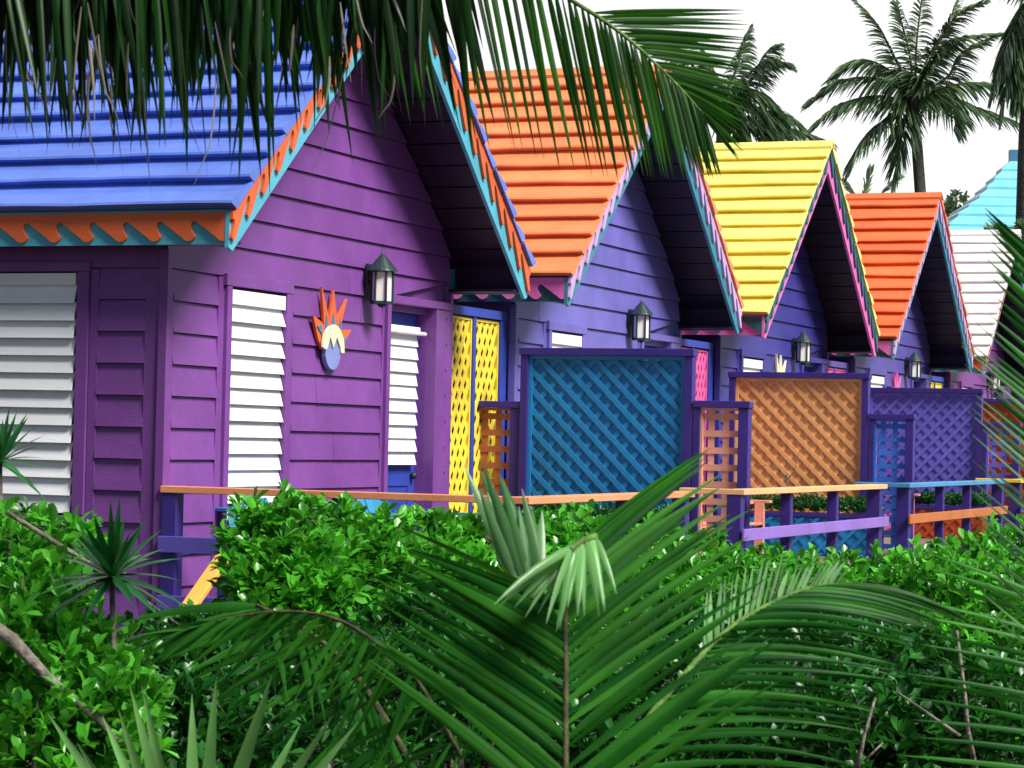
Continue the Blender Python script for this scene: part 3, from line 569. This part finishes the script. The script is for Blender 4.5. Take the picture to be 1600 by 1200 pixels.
t=thing('bare_sapling',(1.06,10.75,.9),'thin bare branching twig in front of the orange screen','sapling')
mb=MB(); mb.tube([(.03,0,0),(.02,0,.15),(0,0,.33),(-.01,0,.42)],[.010,.009,.008,.006],6); mb.tube([(0,0,.36),(.07,-.01,.44),(.10,0,.56),(.12,0,.66)],[.006,.005,.004,.002],6); mb.tube([(-.005,0,.38),(-.09,0,.46),(-.22,0,.50),(-.3,.0,.47)],[.006,.005,.004,.002],6)
mb.build('stem',M['bark'],t)
# ---------------------------------------------------------------- fronds
def spline(C_,t):
    n=len(C_)-1; u=min(t*n,n-1e-6); i=int(u); f=u-i; p=[C_[max(i-1,0)],C_[i],C_[i+1],C_[min(i+2,n)]]
    return [0.5*((2*b)+(-a+c)*f+(2*a-5*b+4*c-d)*f*f+(-a+3*b-3*c+d)*f**3) for a,b,c,d in zip(*p)]
def blade(V,T,pts,width,face,fold=.25,prof=None):
    """strip leaf with a centre fold; pts list of Vector"""
    n=len(pts); b=len(V)
    for i,p in enumerate(pts):
        u=i/(n-1); d=(pts[min(i+1,n-1)]-pts[max(i-1,0)]).normalized(); sd=d.cross(face); 
        if sd.length<1e-4: sd=d.orthogonal()
        sd.normalize(); nn=sd.cross(d).normalized()
        wv=(prof(u) if prof else (min(1,.35+u*4) if u<.2 else (1-((u-.2)/.8)**2.2)))*width/2+.0004
        V.append(p-sd*wv); V.append(p+nn*wv*fold); V.append(p+sd*wv)
        if i<n-1:
            a=b+i*3; T.append((a,a+1,a+4,a+3)); T.append((a+1,a+2,a+5,a+4))
def frond(t,ctrl,n,sides,wpx,lm,rm,rr=(.010,.003),sag=.1,jit=.06,prof=None,segs=7,t0=0.0,t1=1.0,twist=.35,name=None,droopw=0,origin=None,skip=0):
    """leaf of a palm: ctrl (px,py,depth) points of the midrib, sides: list of ((dx,dy,dd) at start,(dx,dy,dd) at end)"""
    base=origin if origin is not None else Vector(t.location); V=[];T=[]
    rp=[]; 
    for k in range(25): q=spline(ctrl,k/24); rp.append(Pt(*q)-base)
    mb=MB(); mb.tube(rp,[rr[0]+(rr[1]-rr[0])*k/24 for k in range(25)],8)
    for sd_ in sides:
        va,vb=sd_[:2]; ta,tb=(sd_[2] if len(sd_)>2 else (t0,t1))
        for k in range(n):
            if random.random()<skip: continue
            u=ta+(tb-ta)*(k+random.uniform(.25,.75))/n; q=spline(ctrl,u); B0=Pt(*q)
            L_=(prof(u) if prof else (math.sin(math.pi*(.12+.80*u))**.55))*random.uniform(1-jit,1+jit*.6)
            dx,dy,dd=[a+(b-a)*u for a,b in zip(va,vb)]
            an=random.gauss(0,jit*.45); dx,dy=dx*math.cos(an)-dy*math.sin(an),dx*math.sin(an)+dy*math.cos(an)
            E=Pt(q[0]+dx*L_,q[1]+dy*L_,q[2]+dd*L_+random.gauss(0,jit*.25)*q[2]*.1)
            ln=(E-B0).length; Mid=(B0+E)/2+Vector((0,0,sag*ln*random.uniform(.7,1.3)))
            pts=[]
            for s in range(segs):
                f=s/(segs-1); pts.append(B0*(1-f)**2+Mid*2*f*(1-f)+E*f*f-base)
            face=(CAM-B0).normalized(); face=(face+Vector((random.gauss(0,twist),random.gauss(0,twist),random.gauss(0,twist)))).normalized()
            blade(V,T,pts,wpx/F*q[2]*random.uniform(.8,1.15),face,fold=random.uniform(.3,.75))
    npmesh('leaflets',[tuple(v) for v in V],T,lm,t,smooth=True)
    mb.build('midrib',rm,t,smooth=True)
def frondthing(label,ctrl,*a,group='palm leaves near the camera',**k):
    loc=Pt(*ctrl[0]); t=thing('palm_frond',loc,label,'palm leaf',group); frond(t,ctrl,*a,**k); return t
PL,PD,PP,PC=M['palm_leaf'],M['palm_dark'],M['palm_pale'],M['palm_deep']
# central upright frond
ct=[(884,1290,3.75),(884,1150,3.8),(884,1040,3.85),(884,960,3.9),(890,900,3.95),(908,848,4.0)]
frondthing('large upright green palm leaf fanning at bottom centre',ct,33,[((-300,-235,.10),(-235,-40,.15),(0,.64)),((330,-215,.10),(200,-170,.15))],15.5,PC,M['rachis_dark'],rr=(.005,.003),sag=.04,prof=lambda u:(1.08-.1*u)*random.choice((1,1,1,.96,.88,.8)),segs=9,twist=.3,jit=.06,skip=.05)
frondthing('pale folded palm leaf tip drooping at centre',[(930,838,3.9),(918,842,3.88),(905,848,3.85),(893,858,3.8)],12,[((-60,110,-.05),(-130,95,-.1)),((45,105,-.05),(-30,125,-.05))],13,PP,M['rachis'],rr=(.006,.004),sag=.12,prof=lambda u:1,jit=.18)
frondthing('pale green upright spear leaflets left of the folded tip',[(800,905,4.2),(815,903,4.2),(830,900,4.2),(845,900,4.2)],7,[((-72,-190,.05),(-25,-140,.05)),((-60,-160,.03),(10,-95,.05))],17,M['palm_spear'],M['rachis'],rr=(.004,.003),sag=.0,prof=lambda u:1,jit=.10)
# arching frond right of centre
ca=[(905,1290,4.3),(985,1160,4.4),(1060,1065,4.5),(1130,990,4.6),(1200,945,4.7),(1270,918,4.8),(1330,912,4.85)]
frondthing('arching palm leaf with drooping leaflets right of centre',ca,50,[((400,-10,.0),(215,70,.05)),],9.5,PL,M['rachis'],rr=(.007,.003),sag=.10,prof=lambda u:1.0-.12*u,segs=9,jit=.04)
frondthing('upright leaflets coloured pale for sky sheen on the far side of the arching leaf',ca,24,[((-40,-150,.3),(60,-60,.3))],9,PP,M['rachis'],rr=(.002,.002),sag=.0,t0=.42,t1=.93,prof=lambda u:.85 if u<.7 else .55,jit=.05)  # sky reflection on these leaflets is put into the pale leaf colour
# right-edge fronds
RE=[(1760,1180,4.6),(1762,1000,4.6),(1755,850,4.6),(1740,700,4.6),(1716,560,4.6),(1692,470,4.6)]
frondthing('stiff diagonal palm leaflets coloured pale as if brightly lit at lower right edge',RE,24,[((-255,-215,-.05),(-215,-185,-.05))],7,M['palm_spear'],M['rachis'],rr=(.004,.002),sag=.0,t0=.05,t1=.62,prof=lambda u:random.uniform(.9,1.05),segs=7,jit=.04,twist=.3)  # lit look of the lower leaflets painted in with a paler leaf colour
frondthing('palm leaf with stiff diagonal leaflets at right edge',RE,22,[((-250,-200,-.05),(-150,-150,.05),(.40,1))],13,PL,M['rachis'],rr=(.011,.004),sag=.0,prof=lambda u:1,segs=7,jit=.04,twist=.3)
frondthing('thin-leaved palm leaf low at right edge',[(1740,1330,5.2),(1725,1180,5.2),(1710,1060,5.2),(1700,960,5.2)],18,[((-330,-20,0),(-260,-95,0))],9,PL,M['rachis'],rr=(.010,.004),sag=.03,prof=lambda u:1,jit=.06)
# overhead frond
cb=[(560,-215,6.2),(680,-140,6.2),(790,-70,6.2),(880,-8,6.2),(940,30,6.2),(990,68,6.2),(1035,110,6.2),(1070,145,6.2),(1098,178,6.2)]
frondthing('overhanging palm leaf with long hanging leaflets at top centre',cb,50,[((75,400,-.1),(30,95,-.05))],9,M['palm_over'],M['rachis'],rr=(.006,.002),sag=.01,prof=lambda u:1,jit=.03,twist=.3,segs=8)
frondthing('far side of the overhanging leaf reaching right over the sky',cb,32,[((400,-80,.2),(55,78,.1))],7.5,M['palm_over'],M['rachis'],rr=(.008,.002),sag=.01,prof=lambda u:1,jit=.03,twist=.3,t0=.46,segs=8)
# hanging curtain at top left
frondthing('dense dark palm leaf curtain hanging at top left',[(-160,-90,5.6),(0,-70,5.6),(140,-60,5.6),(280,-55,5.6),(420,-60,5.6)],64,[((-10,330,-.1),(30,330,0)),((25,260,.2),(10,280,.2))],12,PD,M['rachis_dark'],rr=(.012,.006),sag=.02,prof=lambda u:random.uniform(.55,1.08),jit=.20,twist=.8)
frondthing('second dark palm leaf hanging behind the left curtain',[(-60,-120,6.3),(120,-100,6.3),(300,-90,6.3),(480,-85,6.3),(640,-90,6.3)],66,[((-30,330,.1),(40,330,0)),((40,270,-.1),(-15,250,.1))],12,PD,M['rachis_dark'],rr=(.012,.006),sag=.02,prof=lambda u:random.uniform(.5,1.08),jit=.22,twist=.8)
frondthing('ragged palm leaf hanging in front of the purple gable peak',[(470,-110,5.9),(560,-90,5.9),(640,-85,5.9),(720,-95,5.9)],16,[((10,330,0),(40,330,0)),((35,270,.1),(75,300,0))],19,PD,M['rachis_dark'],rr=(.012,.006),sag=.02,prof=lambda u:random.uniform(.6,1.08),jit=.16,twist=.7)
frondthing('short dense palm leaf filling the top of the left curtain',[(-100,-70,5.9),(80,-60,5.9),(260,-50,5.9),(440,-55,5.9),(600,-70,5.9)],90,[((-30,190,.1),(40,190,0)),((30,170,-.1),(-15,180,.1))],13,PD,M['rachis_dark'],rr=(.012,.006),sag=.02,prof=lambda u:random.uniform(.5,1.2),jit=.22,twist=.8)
# withered threads among the curtain
DRY=Pt(200,-60,5.4); V=[];T=[]
for k in range(52):
    x=random.uniform(-20,680); y=random.uniform(-20,120); d=random.uniform(5.3,6.2); pts=[]; L_=random.uniform(60,190); a=random.uniform(-.25,.25); bnd=random.uniform(-30,30)
    if k%9==0: L_*=1.35
    for s in range(7):
        f=s/6; pts.append(Pt(x+a*L_*f+bnd*f*f*(1 if s<5 else 1.4),y+L_*f,d)-DRY)
    blade(V,T,pts,random.uniform(2,4.2)/F*d,Vector((random.uniform(-1,1),-1,random.uniform(-.5,.5))).normalized(),fold=.6)
o_=npmesh('dry_palm_strands',[tuple(v) for v in V],T,M['dead_leaf'],None,smooth=True); o_.location=DRY; tag(o_,'dry grey curled strands dangling among the dark leaf curtain','palm strands',kind='stuff')
# lower-left dark frond
cl=[(720,1180,5.4),(650,1060,5.4),(590,1005,5.4),(520,965,5.4),(440,955,5.4),(360,965,5.4),(290,985,5.4)]
frondthing('dark drooping palm leaf at lower left of centre',cl,40,[((-90,220,0),(-120,70,0)),((-190,110,.2),(-130,25,.1))],9,PC,M['rachis_dark'],rr=(.005,.002),sag=.06,prof=lambda u:random.uniform(.6,1.1),jit=.20,twist=.7,skip=.15)
frondthing('palm leaf crossing behind the drooping one',[(640,1190,6),(560,1060,6),(480,985,6),(400,945,6)],20,[((-150,150,0),(-230,50,0)),((60,150,0),(20,170,0))],14,PL,M['rachis_dark'],rr=(.010,.004),sag=.05,prof=lambda u:.9,jit=.1,twist=.5)
# strap leaves
def strapplant(label,base,tips,wpx,mt,name,cat,segs=9,bend=.0):
    t=thing(name,Pt(*base),label,cat); V=[];T=[]
    for q in tips:
        B0=Pt(base[0]+(q[0]-base[0])*.08+random.uniform(-6,6),base[1]+random.uniform(-5,5),base[2]); E=Pt(*q[:3]); w_=q[3] if len(q)>3 else wpx
        Mid=(B0+E)/2+Vector((0,0,bend*(E-B0).length)); pts=[]
        for s in range(segs):
            f=s/(segs-1); pts.append(B0*(1-f)**2+Mid*2*f*(1-f)+E*f*f-Vector(t.location))
        blade(V,T,pts,w_/F*q[2],((CAM-B0).normalized()+Vector((random.gauss(0,.3),0,random.gauss(0,.3)))).normalized(),fold=-.35,prof=lambda u:(.6+u*1.3 if u<.3 else 1-max(0,(u-.45)/.55)**1.6))
    npmesh('leaves',[tuple(v) for v in V],T,mt,t,smooth=True); return t
strapplant('pale green strap-leaved plant at bottom left',(300,1420,4.6),[(75,1115,4.5),(160,1118,4.6),(185,1108,4.5),(203,1072,4.5),(222,1072,4.6),(300,1085,4.6,24),(338,1060,4.5,24),(425,1055,4.5,28),(520,1118,4.5,22),(560,1128,4.6,22),(120,1160,4.4),(470,1130,4.7)],22,M['strap_leaf'],'strap_leaf_plant','plant')
def dracaena(label,px,py,d,R_,n,wpx=13):
    t=thing('spiky_plant',Pt(px,py,d),label,'plant','spiky rosette plants'); V=[];T=[]; s=R_/F*d
    for k in range(n):
        a=random.uniform(0,2*math.pi); e=random.uniform(-.5,1.45); v=Vector((math.cos(a)*math.cos(e),math.sin(a)*math.cos(e),math.sin(e)))
        L_=s*random.uniform(.8,1.1); pts=[]
        for q in range(7):
            f=q/6; pts.append(v*L_*f+Vector((0,0,-.22*L_*f*f*math.cos(e))))
        blade(V,T,pts,wpx/F*d,Vector((0,-.3,1)) if abs(e)<1 else Vector((0,-1,.1)),fold=-.3,prof=lambda u:(.5+u*2 if u<.25 else 1-((u-.25)/.75)**1.8))
    npmesh('leaves',[tuple(v) for v in V],T,M['spike_leaf'],t,smooth=True)
    mb=MB(); mb.tube([(0,0,-t.location.z),(.03,0,-t.location.z*.5),(0,0,0)],[.011,.010,.008],8); mb.build('stem',M['bark'],t,smooth=True)
dracaena('spiky dark green plant in front of the purple side wall',175,900,7.0,118,50,15)
dracaena('spiky dark green plant at left edge before the white shutter',0,722,8.6,92,34,10)
# ---------------------------------------------------------------- coconut palms behind
def coco(label,crown,trunk,fronds,wt,wpx=5.5,n=34,droop=60,trunk_r=None):
    base=Pt(*trunk[-1]); base.z=0; t=thing('coconut_palm',base,label,'palm tree','coconut palms behind the cottages')
    mb=MB(); pts=[Pt(*q)-base for q in trunk]; last=pts[-1].copy(); 
    pts.append(Vector((0,0,0))); k=len(pts); mb.tube(pts,[wt/2/F*trunk[min(i,len(trunk)-1)][2]*(1+.25*i/k) for i in range(k)],12)
    mb.build('trunk',M['palm_bark'],t,smooth=True)
    for f in fronds:
        # f: list of px control points; hanging leaflets both sides
        d=crown[2]; cc=[(a,b,d+(f[-1] if not isinstance(f[-1],tuple) else 0)*i/3) for i,(a,b) in enumerate([q for q in f if isinstance(q,tuple)])]
        fr=bpy.data.objects.new('frond',None); link(fr,t)
        dx=cc[-1][0]-cc[0][0]; dy=cc[-1][1]-cc[0][1]; l=math.hypot(dx,dy); ux,uy=dx/l,dy/l; dr=droop
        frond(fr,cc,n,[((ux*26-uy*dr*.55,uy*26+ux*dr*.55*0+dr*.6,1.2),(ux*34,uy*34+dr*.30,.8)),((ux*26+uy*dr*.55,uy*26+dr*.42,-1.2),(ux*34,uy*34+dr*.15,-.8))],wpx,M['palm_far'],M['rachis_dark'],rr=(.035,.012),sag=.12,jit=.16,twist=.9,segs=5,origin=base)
    return t
coco('coconut palm with full crown against sky behind the red-orange roof',(1428,150,62),[(1427,140,62),(1428,180,62),(1433,230,62),(1438,300,62),(1441,420,62)],
 [[(1428,145),(1400,95),(1372,40),(1335,0)],[(1428,140),(1420,80),(1405,20),(1395,-40)],[(1430,140),(1432,70),(1440,0),(1450,-60)],[(1432,140),(1460,80),(1495,25),(1540,5)],[(1434,140),(1470,75),(1500,60),(1570,55)],
  [(1432,150),(1480,120),(1500,85),(1550,58)],[(1434,155),(1480,135),(1535,130),(1590,150)],[(1425,150),(1390,110),(1340,95),(1290,145)],[(1422,152),(1380,125),(1320,125),(1265,165)],[(1420,160),(1370,150),(1310,165),(1270,205)],
  [(1424,160),(1390,180),(1350,220),(1330,265)],[(1428,165),(1415,190),(1405,235),(1398,285)],[(1434,150),(1470,150),(1495,170),(1490,205)],[(1430,150),(1450,90),(1480,40),(1500,-10)],[(1432,152),(1480,150),(1530,170),(1585,190)]],16,wpx=3.8,n=64,droop=76)
coco('coconut palm partly hidden behind the overhanging leaf and yellow roof',(1130,150,52),[(1128,150,52),(1130,200,52),(1134,300,52),(1140,420,52)],
 [[(1130,150),(1150,110),(1160,75),(1172,45)],[(1130,150),(1170,115),(1200,95),(1232,108)],[(1130,155),(1175,140),(1205,165),(1225,205)],[(1130,160),(1180,190),(1210,170),(1250,200)],[(1130,165),(1180,205),(1230,200),(1295,222)],
  [(1125,150),(1080,100),(1050,70),(1010,80)],[(1125,155),(1070,140),(1030,150),(990,190)],[(1130,165),(1150,200),(1160,230),(1165,270)],[(1130,150),(1110,110),(1100,80),(1085,70)],[(1130,155),(1170,130),(1195,85),(1215,75)],[(1130,160),(1170,160),(1200,190),(1215,235)]],22,wpx=4,n=60,droop=78)
coco('coconut palm with thick grey trunk at right edge',(1598,20,56),[(1616,0,56),(1611,120,56),(1606,260,56),(1602,400,56),(1600,470,56)],
 [[(1604,0),(1590,30),(1570,80),(1550,150)],[(1604,5),(1585,60),(1575,110),(1565,180)],[(1606,0),(1620,40),(1600,110),(1590,170)],[(1606,-10),(1560,-40),(1500,-40),(1450,-10)],[(1610,-10),(1650,-30),(1700,0),(1740,60)],[(1604,10),(1598,60),(1590,110),(1586,160)]],30,wpx=4.6,n=56,droop=70)
coco('small distant palm peeking above the red-orange roof ridge',(1350,330,95),[(1350,330,95),(1350,345,95),(1350,380,95)],
 [[(1350,330),(1335,305),(1325,290),(1318,285)],[(1350,330),(1352,300),(1356,280),(1362,272)],[(1350,330),(1375,305),(1390,290),(1400,285)],[(1350,330),(1330,320),(1320,315),(1312,318)],[(1350,330),(1370,318),(1385,312),(1398,315)]],6,wpx=4,n=18,droop=22)
# background broadleaf masses
def bgtree(label,cx,cy,d,r,n,hgt=None):
    c=Pt(cx,cy,d); t=thing('broadleaf_tree',(c.x,c.y,0),label,'tree','trees beyond the cottages'); lum=[]
    for k in range(n):
        v=Vector(rng.normal(size=3)).normalized(); lum.append(((v.x*r*.7,v.y*r*.7,c.z+v.z*r*.6),r*random.uniform(.35,.55),r*.45,r*random.uniform(.3,.5)))
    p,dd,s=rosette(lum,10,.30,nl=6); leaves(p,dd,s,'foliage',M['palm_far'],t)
    mb=MB(); mb.tube([(0,0,0),(.1,0,c.z*.5),(0,.1,c.z)],[.22,.18,.08],8)
    for l in lum[:8]: mb.tube([(0,.05,c.z*.6),tuple(Vector(l[0])*.6+Vector((0,0,c.z*.28))),l[0]],[.08,.06,.02],6)
    mb.build('trunk',M['palm_bark'],t,smooth=True)
bgtree('dark broadleaf tree behind the white roof at right edge',1690,480,50,1.9,9)
bgtree('pale distant tree top left of the cyan roof',1492,335,90,.9,6)
bgtree('dark tree low behind the cottage row',1150,430,60,2.2,8)
bgtree('dark tree low behind the nearest roofs',700,420,60,2.4,8)
# ---------------------------------------------------------------- cyan-roofed pavilion
apex=Pt(1584,252,62); t=thing('pavilion',(apex.x,apex.y,0),'pavilion with stepped cyan hip roof behind the white roof','building')
def hipz(f): return apex.z-f
b=MB(); k=14; prof=[]
drops=[0,.25,.50,.75,1.0,1.25,1.50,1.78,2.05,2.32,2.6,2.88,3.16,3.44]
halfs=[.12,.42,.72,1.04,1.36,1.80,2.25,2.6,2.95,3.3,3.65,4.0,4.35,4.7]
ang=math.radians(22)
def ring(h,z): return [(h*1.0*math.cos(ang+a),h*1.0*math.sin(ang+a),z) for a in (math.pi/4,3*math.pi/4,5*math.pi/4,7*math.pi/4)]
rt2=1.0
for q in range(13):
    z0=hipz(drops[q+1]); z1=hipz(drops[q]); lo_=ring(halfs[q+1]+.10,z0+.02); up_=ring(halfs[q],z1+.01); l2=ring(halfs[q+1]+.10,z0-.09); l3=ring(halfs[q+1]-.12,z0-.09)
    v=up_+lo_+l2+l3; f=[]
    for e in range(4):
        e2=(e+1)%4; f+=[(e,e2,4+e2,4+e),(4+e,4+e2,8+e2,8+e),(8+e,8+e2,12+e2,12+e)]
    b.add(v,f)
b.build('roof',M['roof_cyan'],t,recalc=False)
b=MB(); b.prism([(q[0],q[1]) for q in ring(.16,0)],lambda x,y,h:(x,y,h),apex.z-.02,apex.z+.28); b.build('finial',M['steel_blue'],t)
b=MB(); b.prism([(q[0],q[1]) for q in ring(4.0,0)],lambda x,y,h:(x,y,h),0,hipz(3.5)); b.build('wall',M['mauve'],t)
